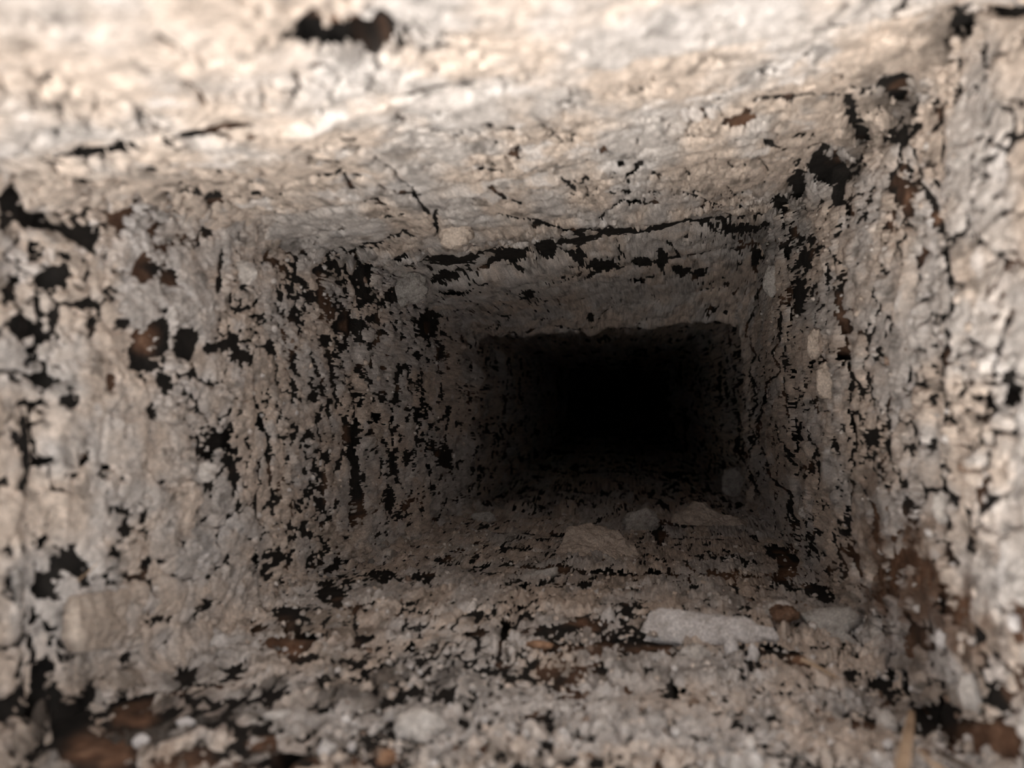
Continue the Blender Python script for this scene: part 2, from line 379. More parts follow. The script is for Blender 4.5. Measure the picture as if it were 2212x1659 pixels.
CRACKS = {'wall_left': [
 (10,[(488,545),(480,590),(478,625)]),(7,[(614,632),(610,672)]),(7,[(582,930),(590,1010),(600,1110)]),(8,[(718,760),(724,810),(735,880)]),(12,[(755,920),(768,980),(774,1050),(790,1110)]),
 (12,[(83,880),(92,940),(98,957),(92,1003),(125,993)]),(12,[(85,1380),(96,1440),(95,1490)]),(10,[(60,590),(28,660)]),(6,[(770,540),(782,600),(775,700)]),(5,[(650,560),(640,620)]),
 (5,[(860,830),(850,930),(862,1040)]),(5,[(905,760),(915,860),(905,960)]),(4,[(690,900),(700,980),(690,1060)]),(6,[(975,880),(965,960),(985,1040)]),(6,[(600,760),(608,830)])],
 'wall_far': [
 (10,[(345,92),(380,112),(440,134)]),(7,[(295,240),(310,262),(345,285),(385,300)]),(6,[(405,185),(450,235)]),(8,[(445,292),(500,315)]),(6,[(660,345),(710,355),(735,365)]),(6,[(745,390),(775,420)]),
 (4,[(815,350),(870,395),(920,460)]),(5,[(820,408),(850,420)]),(5,[(890,420),(930,470)]),(5,[(1040,370),(1085,380)]),(6,[(1060,415),(1095,435)]),(5,[(1105,440),(1125,450)]),(4,[(1170,275),(1215,300),(1235,310)]),
 (6,[(1215,395),(1240,415)]),(6,[(1375,370),(1395,360),(1355,390)]),(3,[(1000,285),(1040,297)]),(9,[(945,462),(939,490),(950,512),(972,526)]),(7,[(1160,487),(1240,502),(1330,496),(1400,502),(1470,482),(1560,478),(1650,470)]),
 (6,[(1190,530),(1225,545),(1260,580)]),(7,[(1030,592),(1060,570),(1100,545)]),(6,[(1585,305),(1640,312),(1700,330)]),(4,[(1570,410),(1600,440)]),(4,[(1640,350),(1660,372)]),(4,[(1300,470),(1340,440),(1420,445)]),
 (4,[(690,600),(770,540),(840,520),(900,500)]),(4,[(1330,520),(1350,560)]),(4,[(1440,520),(1470,560)]),(4,[(880,470),(800,480)]),(3,[(1080,470),(1160,480)]),(4,[(1480,420),(1530,440),(1600,450)]),(6,[(1630,225),(1690,216),(1800,208)])],
 'wall_right': [
 (13,[(1972,390),(2005,434),(2019,488),(2041,579),(2052,638),(2041,711),(2027,783),(2030,892),(2023,982),(2041,1018),(2016,1065),(2045,1139),(2034,1171),(2056,1215)]),
 (8,[(1810,595),(1806,689),(1828,761),(1832,837),(1828,899),(1839,946),(1835,1051),(1828,1100),(1832,1189),(1853,1240)]),
 (6,[(1911,845),(1911,892),(1915,964),(1922,1011),(1947,1054)]),(5,[(1897,573),(1879,638)]),(4,[(1643,602),(1629,664),(1607,718),(1625,765),(1620,808),(1629,874),(1611,910),(1629,946),(1607,996),(1629,1051)]),
 (5,[(1596,743),(1586,790),(1600,819),(1582,848),(1589,892),(1600,928),(1589,964),(1611,1007),(1633,1065)]),
 (5,[(1680,631),(1680,733),(1662,765),(1680,801),(1647,841),(1651,863),(1633,906),(1636,957),(1651,986),(1662,1036),(1701,1065),(1712,1123)]),
 (4,[(1701,693),(1690,800),(1690,877),(1701,910)]),(4,[(1669,921),(1687,960),(1709,1000)]),(5,[(1792,545),(1810,585)]),(9,[(2171,675),(2146,754),(2135,860)]),(9,[(1947,1450),(1976,1540)]),(14,[(2171,1580),(2208,1656)]),
 (4,[(1760,640),(1752,720),(1765,800),(1755,880)]),(4,[(1740,930),(1765,1010),(1760,1090)]),(4,[(1870,700),(1862,790),(1880,880)]),(6,[(1700,1070),(1702,1120),(1722,1180)]),(5,[(1860,1060),(1890,1120)]),(5,[(1980,560),(1975,640)]),(7,[(1990,380),(1960,330),(1975,270)])],
 'wall_near': [
 (8,[(1083,1327),(1090,1366),(1076,1413)]),(4,[(902,1385),(902,1406),(946,1410),(967,1385),(1011,1377)]),(5,[(1018,1225),(1080,1215),(1206,1222),(1315,1240),(1423,1232),(1560,1242),(1680,1240)]),
 (7,[(1384,1385),(1381,1365),(1400,1325),(1412,1312)]),(5,[(770,1290),(768,1350),(780,1390)]),(4,[(1160,1290),(1120,1310),(1083,1327)]),(4,[(1200,1160),(1230,1150),(1300,1120)])],
}
# mottled areas, where the crust is eaten into a lace: x, y, rx, ry, how much
LACE = {'wall_left': [(108,801,60,40,.55),(192,1011,50,45,.55),(477,980,70,80,.45),(60,640,110,140,.44),(330,740,90,60,.35),(230,480,300,90,.42),(700,640,180,140,.52),(690,900,130,330,.40),(880,850,120,330,.42),(300,1130,120,70,.28),
   (620,1200,80,90,.36),(720,1230,110,60,.4),(560,720,80,60,.22),(1060,880,70,260,.22),(110,1430,60,130,.35),(60,1230,70,110,.22)],
 'wall_far': [(1250,560,260,40,.34),(2060,80,140,60,.36),(1900,260,110,90,.40),(1620,520,90,50,.45),(950,610,150,60,.36),(720,540,180,40,.32),(1100,690,260,30,.14),(870,420,90,60,.20)],
 'wall_right': [(1735,590,40,130,.40),(1950,1260,90,150,.5),(2050,1480,160,160,.38),(1750,1180,120,100,.38),(2000,330,60,120,.24),(1650,1000,60,200,.12),(1880,950,40,80,.28),(1560,900,60,260,.2),(1800,380,110,110,.55),(1900,270,90,110,.5)],
 'wall_near': [(300,1590,400,130,.58),(150,1580,180,110,.66),(450,1640,260,60,.58),(740,1470,370,70,.46),(900,1640,520,50,.36),(1200,1340,300,40,.34),(1200,1460,280,34,.30),(1300,1200,400,50,.30),(700,1350,150,60,.40),(1750,1400,170,60,.34),(1700,1240,140,50,.38),(1850,1560,130,120,.30),(1300,1060,320,40,.26),(560,1560,200,110,.38)],
}
BROWN = {'wall_left': [(318,730,36,30),(297,1243,22,12),(165,1000,30,25),(800,1090,20,30),(600,1390,60,40)],
 'wall_far': [(1602,266,40,22),(1700,210,16,10),(735,45,60,14),(1600,525,20,14)],
 'wall_right': [(1955,434,14,38),(2009,474,16,18),(1918,481,10,20),(1698,638,12,24),(1705,693,9,18),(1930,1220,100,120),(2000,1240,60,80),(2060,1330,40,60),(1880,1140,40,60),(2190,1360,40,80),(2117,1605,90,52),(1970,1390,40,50)],
 'wall_near': [(1166,1397,36,12),(1445,1402,96,10),(217,1616,80,40),(289,1547,50,26),(626,1384,60,24),(571,1609,40,18),(837,1637,30,20),(1159,1541,22,12),(1270,1345,60,12),(1070,1380,16,30),(1723,1428,30,14),(1560,1240,200,12),(400,1640,60,26),(720,1640,60,12)],
}
BLACKSOOT = {'wall_left': [(355,716,14,36)], 'wall_far': [], 'wall_right': [(1929,409,11,34),(2023,1312,17,25),(2020,1545,46,26),(1911,1468,30,20)],
 'wall_near': [(155,1550,32,40),(517,1583,22,40),(1315,1380,50,10)]}
# paler powdery deposit, brown or sooty staining, and upper right corner shade painted on the crust
PALE = {'wall_left': [(195,1160,55,50,.55),(110,950,40,50,.4),(545,600,60,70,.35),(860,620,50,40,.3),(410,1330,30,20,.5),(230,1400,70,14,.4)],
 'wall_far': [(1430,60,90,40,.6),(1400,235,22,18,.6),(640,150,200,45,.35),(830,240,60,14,.4),(900,400,110,20,.25),(1640,30,120,30,.4),(300,110,160,60,.15),(1150,20,120,40,.35)],
 'wall_right': [(2190,900,40,200,.3),(2160,640,60,160,.2),(2130,1120,60,80,.35),(1700,580,16,36,.3)],
 'wall_near': [(1500,1540,330,90,.22),(1290,1190,90,40,.3),(860,1330,80,50,.15),(1100,1600,200,50,.2)]}
STAIN_SHADE = {'wall_left': [(760,1010,120,240,.10,.25)], 'wall_far': [(1930,240,80,90,.0,.75),(2080,80,120,60,.0,.7),(1840,330,60,70,0,.75),(1740,410,60,50,0,.7),(1640,510,60,50,0,.6),(720,70,150,40,0,.0)],  # wall_far spots paint the grey shade of the upper right corner
 'wall_right': [(1950,1240,125,160,.95,.15),(2060,1350,110,130,.85,.15),(1890,1060,60,110,.55,.35),(1730,600,40,90,.1,.4),(1990,1500,140,110,.35,.4)],
 'wall_near': [(300,1580,360,120,.5,.9),(760,1470,360,70,.05,.75),(1100,1640,300,40,.1,.4),(1250,1340,260,26,.35,.25),(700,1350,140,50,.35,.45),(1700,1290,220,60,.15,.35),(1300,1450,300,30,.1,.4),(700,1630,260,50,.3,.6),(1300,1210,420,40,.1,.25)]}

for _t in (HOLES, CRACKS, LACE, BROWN, BLACKSOOT, PALE, STAIN_SHADE):
    _t['all'] = [x for w in WALLS for x in _t[w]]

def ellipse_field(px, py, items, rot_default=0.0):
    """largest of (1 - r) * size over the ellipses: positive inside, in pixels."""
    D = np.full(px.shape, -60.0, np.float32)
    for it in items:
        x, y, a, b = it[:4]; rot = math.radians(it[4]) if len(it) > 4 else 0.0
        rr = 2.5 * max(a, b) + 12
        idx = np.nonzero((np.abs(px - x) < rr) & (np.abs(py - y) < rr))
        if not len(idx[0]): continue
        dx = px[idx] - x; dy = py[idx] - y
        c, s = math.cos(rot), math.sin(rot)
        # elongation follows the rotation, clockwise in the frame
        u = dx * c + dy * s; v = -dx * s + dy * c
        D[idx] = np.maximum(D[idx], (1.14 - np.sqrt((u / a) ** 2 + (v / b) ** 2)) * min(a, b))
    return D

def line_field(px, py, cracks):
    D = np.full(px.shape, -60.0, np.float32)
    for w, pts in cracks:
        pts = np.array(pts, float)
        n = len(pts) - 1
        for i in range(n):
            (x0, y0), (x1, y1) = pts[i], pts[i + 1]
            idx = np.nonzero((px > min(x0, x1) - 20) & (px < max(x0, x1) + 20) & (py > min(y0, y1) - 20) & (py < max(y0, y1) + 20))
            if not len(idx[0]): continue
            ax = px[idx] - x0; ay = py[idx] - y0
            l2 = (x1 - x0) ** 2 + (y1 - y0) ** 2
            t = np.clip((ax * (x1 - x0) + ay * (y1 - y0)) / l2, 0, 1)
            d = np.hypot(ax - t * (x1 - x0), ay - t * (y1 - y0))
            wt = w * 0.6
            D[idx] = np.maximum(D[idx], wt - d)
    return D

def soft_blob(px, py, items, k=4):
    A = np.zeros(px.shape, np.float32)
    for it in items:
        x, y, a, b = it[:4]; s = it[k] if len(it) > k else 1.0
        r = np.sqrt(((px - x) / a) ** 2 + ((py - y) / b) ** 2)
        A = np.maximum(A, s * smooth(1.35, 0.55, r))
    return A

STYLE = {   # cell size (m), chance that a seam between plates is open, its width, grain height, swell, random pits
    'wall_left':  dict(cell=0.0150, open=0.34, width=0.065, grain=0.00020, lump=0.0006, pit=0.16, tilt=0.0005, grain_size=0.0022, rough=0.00022, hair=-0.35),
    'wall_far':   dict(cell=0.0170, open=0.22, width=0.030, grain=0.00010, lump=0.0006, pit=0.00, tilt=0.0006, grain_size=0.0018, rough=0.00018, hair=-0.15),
    'wall_right': dict(cell=0.0125, open=0.72, width=0.075, grain=0.00014, lump=0.0006, pit=0.06, tilt=0.0022, grain_size=0.0018, rough=0.00020, hair=0.0),
    'wall_near':  dict(cell=0.0140, open=0.45, width=0.080, grain=0.00075, lump=0.0013, pit=0.20, tilt=0.0012, grain_size=0.0027, rough=0.00050, hair=0.1),
}
SURF = {}
WALL_TEXT = {
    'wall_far':   ('upper flue wall with smooth tan ash crust, hairline cracks and a torn hole', 'flue wall'),
    'wall_right': ('right flue wall with scaly tan crust split by long upright cracks', 'flue wall'),
    'wall_near':  ('lower flue wall, crumbly pale grains over brown and sooty brick', 'flue wall'),
    'wall_left':  ('left flue wall with tan crust pitted by black sooty holes', 'flue wall'),
}
RES = {'wall_far': (710, 440), 'wall_right': (620, 420), 'wall_near': (770, 440), 'wall_left': (540, 600)}

def grid_quads(mask):
    nv, nu = mask.shape
    idx = np.arange((nv + 1) * (nu + 1)).reshape(nv + 1, nu + 1)
    q = np.stack([idx[:-1, :-1], idx[:-1, 1:], idx[1:, 1:], idx[1:, :-1]], -1)
    return q[mask]

def to_world(B, h):
    return np.stack([B['X'] + B['NX'] * h, B['Y'] + B['NY'] * h, H - B['Z']], -1)

def split_objects(name, V, quads, ids, mat, parent, tone, limit=300, rest_name=None, order=None):
    """one object per id; beyond the limit the smallest are joined into one."""
    uid, inv, cnt = np.unique(ids, return_inverse=True, return_counts=True)
    score = np.zeros(len(uid))
    np.add.at(score, inv, order if order is not None else 1)
    rank = np.argsort(-score)
    keep = rank[:limit]
    keep = [k for k in keep if cnt[k] >= 12]
    iskeep = np.zeros(len(uid), bool); iskeep[keep] = True
    srt = np.argsort(inv, kind='stable'); bounds = np.concatenate([[0], np.cumsum(cnt)])
    Vf = V.reshape(-1, 3); T = tone.reshape(-1, 3)
    for k in keep:
        q = quads[srt[bounds[k]:bounds[k + 1]]]
        vi, loc = np.unique(q, return_inverse=True)
        mesh_from(name, Vf[vi], loc.reshape(q.shape), mat, parent, T[vi])
    rest = ~iskeep[inv]
    if rest.any():
        q = quads[rest]
        vi, loc = np.unique(q, return_inverse=True)
        o = mesh_from(rest_name or name, Vf[vi], loc.reshape(q.shape), mat, parent, T[vi])
        o['kind'] = 'stuff'

def build_wall(wall):
    st = STYLE[wall]; seed = sorted(WALLS).index(wall) * 11 + 1
    # ---- mortar bed: a closed slab behind the bricks
    B = base_surface(wall, 40, 60, ext=0.12)
    inner = to_world(B, -0.0055 + 0.001 * fbm(B['S'] / 0.02, B['Z'] / 0.02, 3, seed))
    outer = to_world(B, -0.055)
    n = 40 * 60
    V = np.concatenate([inner.reshape(-1, 3), outer.reshape(-1, 3)])
    q = grid_quads(np.ones((59, 39), bool))
    idx = np.arange(n).reshape(60, 40)
    rim = np.concatenate([idx[0, :], idx[1:, -1], idx[-1, -2::-1], idx[-2:0:-1, 0]])
    rn = np.roll(rim, -1)
    sides = np.stack([rim, rim + n, rn + n, rn], -1)
    wall_o = mesh_from(wall, V, np.concatenate([q, q[:, ::-1] + n, sides]), M_MORTAR, smooth_sh=False)
    tag(wall_o, *WALL_TEXT[wall], kind='structure')

    # ---- bricks
    nu, nv = RES[wall][0] // 3, RES[wall][1] // 3
    B = base_surface(wall, nu, nv)
    bid, d, off = brick_field(wall, B)
    hb = off
    hb = hb - 0.0105 * (1 - smooth(0.0008, 0.0042, d))
    px = B['PX'] + 8 * vnoise(B['PX'] / 22, B['PY'] / 22, 3); py = B['PY'] + 8 * vnoise(B['PX'] / 22, B['PY'] / 22, 4)
    # the torn hole in the upper wall goes deep
    if wall == 'wall_far':
        hb = hb - 0.010 * smooth(-6, 8, ellipse_field(px, py, HOLES[wall][:6]))
    ex = soft_blob(px, py, BROWN['all']) * (1 - soft_blob(px, py, BLACKSOOT['all']))
    ex = np.clip(ex * (0.75 + 0.5 * fbm(B['S'] / 0.006, B['Z'] / 0.006, 3, seed + 4)), 0, 1)
    # a little bare brick shows elsewhere too
    ex = np.maximum(ex, 0.55 * smooth(0.42, 0.75, fbm(B['S'] / 0.012, B['Z'] / 0.018, 3, seed + 8)))
    tone = np.stack([ex, ex * 0, ex * 0], -1)
    V = to_world(B, hb)
    fb = bid[:-1, :-1]
    mask = np.ones(fb.shape, bool)
    split_objects('brick', V, grid_quads(mask), fb[mask], M_BRICK, wall_o, tone, 300, 'brick_rubble')

    # ---- crust
    nu, nv = RES[wall]
    B = base_surface(wall, nu, nv, ext=0.035)
    S, Z, PX, PY = B['S'], B['Z'], B['PX'], B['PY']
    bid, d, off = brick_field(wall, B)
    T = Z * 1.0; TF = B['TF']
    cell = st['cell']
    ws = S + 0.0045 * fbm(S / 0.014, T / 0.014, 3, seed + 20) + 0.0012 * fbm(S / 0.003, T / 0.003, 2, seed + 21)
    wt = T + 0.0045 * fbm(S / 0.014, T / 0.014, 3, seed + 22) + 0.0012 * fbm(S / 0.003, T / 0.003, 2, seed + 23)
    f1, f2, cid, ox, oy = voro(ws / (cell * (1.25 if wall == 'wall_right' else 1)), wt / (cell * 1.15), seed, 0.95)
    edge = f2 - f1
    # bricks below break the plates too
    r1, r2, r3 = chash(cid, 1), chash(cid, 2), chash(cid, 3)
    op = smooth(1 - st['open'] - 0.15, 1 - st['open'] + 0.15, 0.5 + 0.5 * fbm(S / 0.02, T / 0.02, 2, seed + 30) + 0.35 * (r1 - 0.5))
    w = st['width'] * op * (0.5 + r2)
    groove = 1 - smooth(0.0, 0.16, edge)

    # on the way across a joint the crust bridges from brick to brick
    bridge = smooth(0.0, 0.005, d)
    own = 0.0014 + st['lump'] * fbm(S / 0.011, T / 0.011, 4, seed + 31)
    own = own + (r3 - 0.5) * 0.0009 + st['tilt'] * (oy * (0.4 + r1) + ox * (r2 - 0.5)) - 0.0004 * groove
    g = st['grain_size']
    gf1, gf2, gid, _, _ = voro(S / g + 0.7 * vnoise(S / g, TF / g, 3), TF / g + 0.7 * vnoise(S / g, TF / g, 5), seed + 5)
    gm = smooth(-0.4, 0.5, fbm(S / 0.016, T / 0.016, 3, seed + 33)) * 0.8 + 0.2
    own = own + st['grain'] * gm * ((0.55 - gf1) * 0.8 + (chash(gid, 5) - 0.5) * 0.9 + 0.8 * fbm(S / g, TF / g, 2, seed + 34))
    own = own + st['rough'] * fbm(S / 0.0022, TF / 0.0022, 3, seed + 35, 0.6)
    if wall == 'wall_near':
        f1b, _, gid2, _, _ = voro(S / 0.0050 + 0.5 * vnoise(S / 0.004, TF / 0.004, 7), TF / 0.0048, seed + 9)
        own = own + 0.0021 * (0.5 - f1b) * (chash(gid2, 8) > 0.3)
    own = np.maximum(own, 0.0004 + 0.25 * own)
    h = off * bridge + own
    # sag at the bed joints
    dz = np.min(np.abs(Z[..., None] - np.array(brick_joints(wall))), -1)
    jn = smooth(-0.3, 0.3, fbm(S / 0.02, T / 0.02, 2, seed + 36))
    h = h - 0.0018 * (1 - smooth(0.001, 0.007, dz)) * (0.3 + 0.7 * jn)
    # thicker fillet of deposit in the corners
    cu = np.minimum(B['U'], 1 - B['U']) * B['ln']
    h = h + 0.004 * np.clip(1 - cu / 0.010, 0, 1) ** 2
    if wall == 'wall_far':
        zz = Z + 0.012 * fbm(S / 0.022, Z / 0.03, 4, 61, 0.6)
        h = h + 0.0022 * smooth(0.31, 0.335, zz) * (1 - smooth(0.338, 0.356, zz))

    # ---- holes, found on the face of the crust
    hs = off * bridge + 0.0015
    PX = (B['X'] + B['NX'] * hs) / Z * F + CX; PY = -(B['Y'] + B['NY'] * hs) / Z * F + CY
    k = np.clip(0.30 / Z, 0.25, 1.6)
    wx = PX + k * (7 * fbm(PX / 24, PY / 24, 3, 41)) + 3.0 * fbm(PX / 7, PY / 7, 2, 43)
    wy = PY + k * (7 * fbm(PX / 24, PY / 24, 3, 45)) + 3.0 * fbm(PX / 7, PY / 7, 2, 47)
    D = ellipse_field(wx, wy, HOLES['all'])
    D = D + np.where(D > -25, k * 5.5 * fbm(PX / (11 * k), PY / (11 * k), 3, 49, 0.7), 0)
    lx = PX + 5 * vnoise(PX / 14, PY / 14, 51) + 2.0 * vnoise(PX / 5, PY / 5, 52)
    ly = PY + 5 * vnoise(PX / 14, PY / 14, 53) + 2.0 * vnoise(PX / 5, PY / 5, 54)
    D = np.maximum(D, line_field(lx, ly, CRACKS['all']) + 1.2 * vnoise(PX / 16, PY / 16, 55))
    lace = soft_blob(PX, PY, LACE['all'])
    n1 = 0.75 * fbm(S / 0.0050, TF / 0.0055, 4, seed + 60, 0.62) + 0.35 * fbm(S / 0.0014, TF / 0.0015, 2, seed + 61)
    mpx = 0.0016 / Z * F            # pixels across one small feature
    D = np.maximum(D, (n1 - (0.80 - 1.0 * lace - st['pit'])) * mpx * 1.3)
    # open seams between the plates
    D = np.maximum(D, (w - edge - 0.004) * cell / Z * F * 0.55 * np.where(op > 0.02, 1, 0) - np.where(op > 0.02, 0, 50))
    # hairline network
    hf1, hf2, _, _, _ = voro(ws / 0.0062, (wt - T + TF) / 0.0062, seed + 13, 1.0)
    hair = smooth(0.0, 0.5, fbm(S / 0.018, T / 0.018, 3, seed + 64) + st['hair'])
    D = np.maximum(D, (0.10 * hair - (hf2 - hf1)) * 0.0062 / Z * F * 0.5 - 30 * (hair < 0.05))
    # bed joints that have lost their crust here and there
    D = np.maximum(D, ((0.0016 - dz) / Z * F * 0.5) + 8 * (fbm(S / 0.010, T / 0.008, 3, seed + 62) - 0.45 - 0.5 * (Z < 0.3)))
    inside = D > 0
    # edges of holes are worn thin and come down onto the brick
    e = smooth(-7, 1.0, D)
    floor_h = off - 0.0004 * (D > 0.5)
    hfin = h * (1 - e) + (floor_h + 0.25 * (h - floor_h)) * e
    V = to_world(B, hfin)
    # draw the rim of every hole along its true outline instead of along the grid
    gv, gu = np.gradient(D)
    g2 = gv * gv + gu * gu + 1e-6
    dv = np.clip(-D * gv / g2, -0.5, 0.5); du = np.clip(-D * gu / g2, -0.5, 0.5)
    near = (np.abs(D) / np.sqrt(g2) < 0.75)[..., None]
    V = V + near * (dv[..., None] * np.gradient(V, axis=0) + du[..., None] * np.gradient(V, axis=1))
    pale = soft_blob(wx, wy, PALE['all']) * smooth(-0.9, 0.5, fbm(S / 0.008, T / 0.008, 4, seed + 70))
    pale = np.maximum(pale, 0.6 * smooth(0.45, 0.8, fbm(S / 0.010, T / 0.010, 4, seed + 71)))
    brn = np.zeros(S.shape, np.float32); soot_shade = brn.copy()
    for x, y, a, b, bb, ss in STAIN_SHADE['all']:
        r = smooth(1.3, 0.5, np.sqrt(((wx - x) / a) ** 2 + ((wy - y) / b) ** 2))
        brn = np.maximum(brn, bb * r); soot_shade = np.maximum(soot_shade, ss * r)
    brn = brn * smooth(-0.5, 0.45, fbm(S / 0.007, TF / 0.007, 4, seed + 72))
    soot_shade = np.maximum(soot_shade * smooth(-0.4, 0.4, fbm(S / 0.006, TF / 0.006, 4, seed + 73)), 0.5 * smooth(0.35, 0.8, fbm(S / 0.004, TF / 0.004, 4, seed + 74)))
    tone = crust_colour(S, TF, seed, pale, brn, soot_shade)
    f = lambda a: a[:-1, :-1]
    mask = (f(inside).astype(int) + inside[1:, 1:] + inside[1:, :-1] + inside[:-1, 1:]) <= 2
    ids = f(cid)[mask]
    inview = (f(PX) > -20) & (f(PX) < 2232) & (f(PY) > -20) & (f(PY) < 1680)
    dpx = np.abs((B['PX'][1:, 1:] - B['PX'][:-1, :-1]) * (B['PY'][:-1, 1:] - B['PY'][1:, :-1])
                 - (B['PX'][:-1, 1:] - B['PX'][1:, :-1]) * (B['PY'][1:, 1:] - B['PY'][:-1, :-1])) * inview
    split_objects('crust_plate', V, grid_quads(mask), ids, M_CRUST, wall_o, tone, 300, 'crust_scales', dpx[mask])
    SURF[wall] = dict(PX=PX, PY=PY, P=V, N=np.stack([B['NX'], B['NY'], 0 * B['NX']], -1), Z=Z)
    return wall_o

WALL_OBJ = {w: build_wall(w) for w in WALLS}

# ------------------------------------------------------------------ bottom of the flue and the crown around the mouth
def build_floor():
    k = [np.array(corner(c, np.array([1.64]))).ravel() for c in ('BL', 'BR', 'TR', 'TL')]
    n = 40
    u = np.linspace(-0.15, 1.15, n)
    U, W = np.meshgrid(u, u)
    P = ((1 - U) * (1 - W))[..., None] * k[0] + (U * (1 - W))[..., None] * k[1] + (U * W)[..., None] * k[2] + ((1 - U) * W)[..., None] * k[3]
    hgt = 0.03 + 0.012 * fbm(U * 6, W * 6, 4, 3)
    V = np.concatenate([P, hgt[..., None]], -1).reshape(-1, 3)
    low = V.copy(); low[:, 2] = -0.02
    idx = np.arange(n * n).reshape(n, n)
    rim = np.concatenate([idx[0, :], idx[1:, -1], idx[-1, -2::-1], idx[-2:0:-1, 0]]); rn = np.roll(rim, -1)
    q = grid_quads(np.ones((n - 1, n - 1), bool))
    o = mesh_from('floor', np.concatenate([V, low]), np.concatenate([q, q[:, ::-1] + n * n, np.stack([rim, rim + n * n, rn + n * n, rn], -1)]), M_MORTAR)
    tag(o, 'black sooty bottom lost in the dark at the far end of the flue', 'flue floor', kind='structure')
build_floor()

def build_crown():
    """worn mortar crown that the flue opens through, just outside the frame."""
    inn = []
    for c in ('TL', 'TR', 'BR', 'BL'):
        p = np.array(corner(c, np.array([0.10]))).ravel()
        inn.append(np.array(corner(c, np.array([mouth_depth(p[1])]))).ravel())
    inn = np.array(inn)
    c0 = inn.mean(0)
    ring = []
    for i in range(4):
        for t in np.linspace(0, 1, 12, endpoint=False):
            ring.append(inn[i] * (1 - t) + inn[(i + 1) % 4] * t)
    ring = np.array(ring); d = ring - c0
    un = d / np.linalg.norm(d, axis=1)[:, None]
    n = len(ring)
    jit = 0.0012 * np.sin(np.arange(n) * 2.3) + 0.0008 * np.sin(np.arange(n) * 5.1)
    r_in = ring + un * (0.006 + jit[:, None]); r_out = ring + un * 0.13
    def lay(r, dz): return np.concatenate([r, (H - mouth_depth(ring[:, 1]) + dz)[:, None]], 1)
    L0 = lay(r_in, -0.004); L1 = lay(r_in + un * 0.004, 0.004); L1[:, 2] += jit * 0.5
    L2 = lay(r_out, 0.007); L3 = lay(r_out, -0.07); L4 = lay(ring + un * 0.075, -0.07)
    V = np.concatenate([L0, L1, L2, L3, L4])
    i = np.arange(n); j = (i + 1) % n
    q = np.concatenate([np.stack([i + a * n, j + a * n, j + b * n, i + b * n], -1) for a, b in ((0, 1), (1, 2), (2, 3), (3, 4), (4, 0))])
    o = mesh_from('trim_1', V, q, M_CROWN, smooth_sh=False)
    tag(o, 'worn mortar crown around the mouth of the flue', 'chimney crown', kind='structure')
build_crown()

# ------------------------------------------------------------------ loose and lodged pieces
def surf_at(wall, px, py):
    s = SURF[wall]
    d = (s['PX'] - px) ** 2 + (s['PY'] - py) ** 2
    i = np.unravel_index(np.argmin(d), d.shape)
    # height of the crust round about, not of one pit
    a, b = i
    sl = (slice(max(a - 4, 0), a + 5), slice(max(b - 4, 0), b + 5))
    P = s['P'][sl].reshape(-1, 3); N = s['N'][i]
    hN = (P @ N)
    return P[np.argmax(hN)] * 0 + s['P'][i] + N * max(0, np.percentile(hN, 75) - s['P'][i] @ N), N, s['Z'][i]

EYE = np.array([0, 0, H])
def ray(px, py):
    return np.array([(px - CX) / F, -(py - CY) / F, -1.0])

def frame_for(P, N, facing):
    v = EYE - P; v /= np.linalg.norm(v)
    n = N * (1 - facing) + v * facing
    return n / np.linalg.norm(n)

def chip(name, wall, outline, mat, label, cat, facing=0.5, thick=0.004, dome=0.0015, lift=0.002, seed=0, group=None, rough=0.0006):
    """a broken flake with the outline of the one on the wall, real thickness and an uneven face."""
    pts = np.array(outline, float)
    cpx = pts.mean(0)
    P0, N, z = surf_at(wall, *cpx)
    n = frame_for(P0, N, facing)
    P0 = P0 + N * lift
    # resample outline
    loop = np.vstack([pts, pts[:1]]); seg = np.hypot(*np.diff(loop, axis=0).T); cum = np.concatenate([[0], np.cumsum(seg)])
    M = 144
    t = np.linspace(0, cum[-1], M, endpoint=False)
    ox = np.interp(t, cum, loop[:, 0]); oy = np.interp(t, cum, loop[:, 1])
    r3 = np.random.RandomState(seed + 5)
    wob = 1 + 0.035 * fbm(np.cos(t / cum[-1] * 6.283) * 4 + seed, np.sin(t / cum[-1] * 6.283) * 4, 4, seed, 0.7)
    ox = cpx[0] + (ox - cpx[0]) * wob; oy = cpx[1] + (oy - cpx[1]) * wob
    W = []
    for x, y in zip(ox, oy):
        d = ray(x, y); k = ((P0 - EYE) @ n) / (d @ n); W.append(EYE + d * k)
    W = np.array(W); C = W.mean(0)
    top = np.linspace(0.985, 0.04, 26)
    rings = [1.0, 1.0] + list(top)
    hs = [-thick, -0.3 * thick, 0] + list(1 - top[1:] ** 4)
    V = []
    e1 = np.cross(n, [0.3, 0.2, 0.9]); e1 /= np.linalg.norm(e1); e2 = np.cross(n, e1)
    for q, (r, hh) in enumerate(zip(rings, hs)):
        p = C + (W - C) * r
        a, b = (p - C) @ e1, (p - C) @ e2
        nz = fbm(a / 0.006 + seed, b / 0.006, 5, seed, 0.62)
        hgt = (hh if q < 3 else hh * dome) + (rough * nz if q >= 2 else rough * 0.5 * nz)
        V.append(p + n * hgt[:, None])
    V.append((C + n * dome)[None]); V.append((C - n * thick)[None])
    V = np.concatenate(V)
    R = len(rings); i = np.arange(M); j = (i + 1) % M
    quads = np.concatenate([np.stack([i + a * M, j + a * M, j + (a + 1) * M, i + (a + 1) * M], -1) for a in range(R - 1)])
    tr = np.concatenate([np.stack([i + (R - 1) * M, j + (R - 1) * M, np.full(M, R * M)], -1), np.stack([j, i, np.full(M, R * M + 1)], -1)])
    o = mesh_from(name, V, quads, mat, tris=tr)
    return tag(o, label, cat, group)

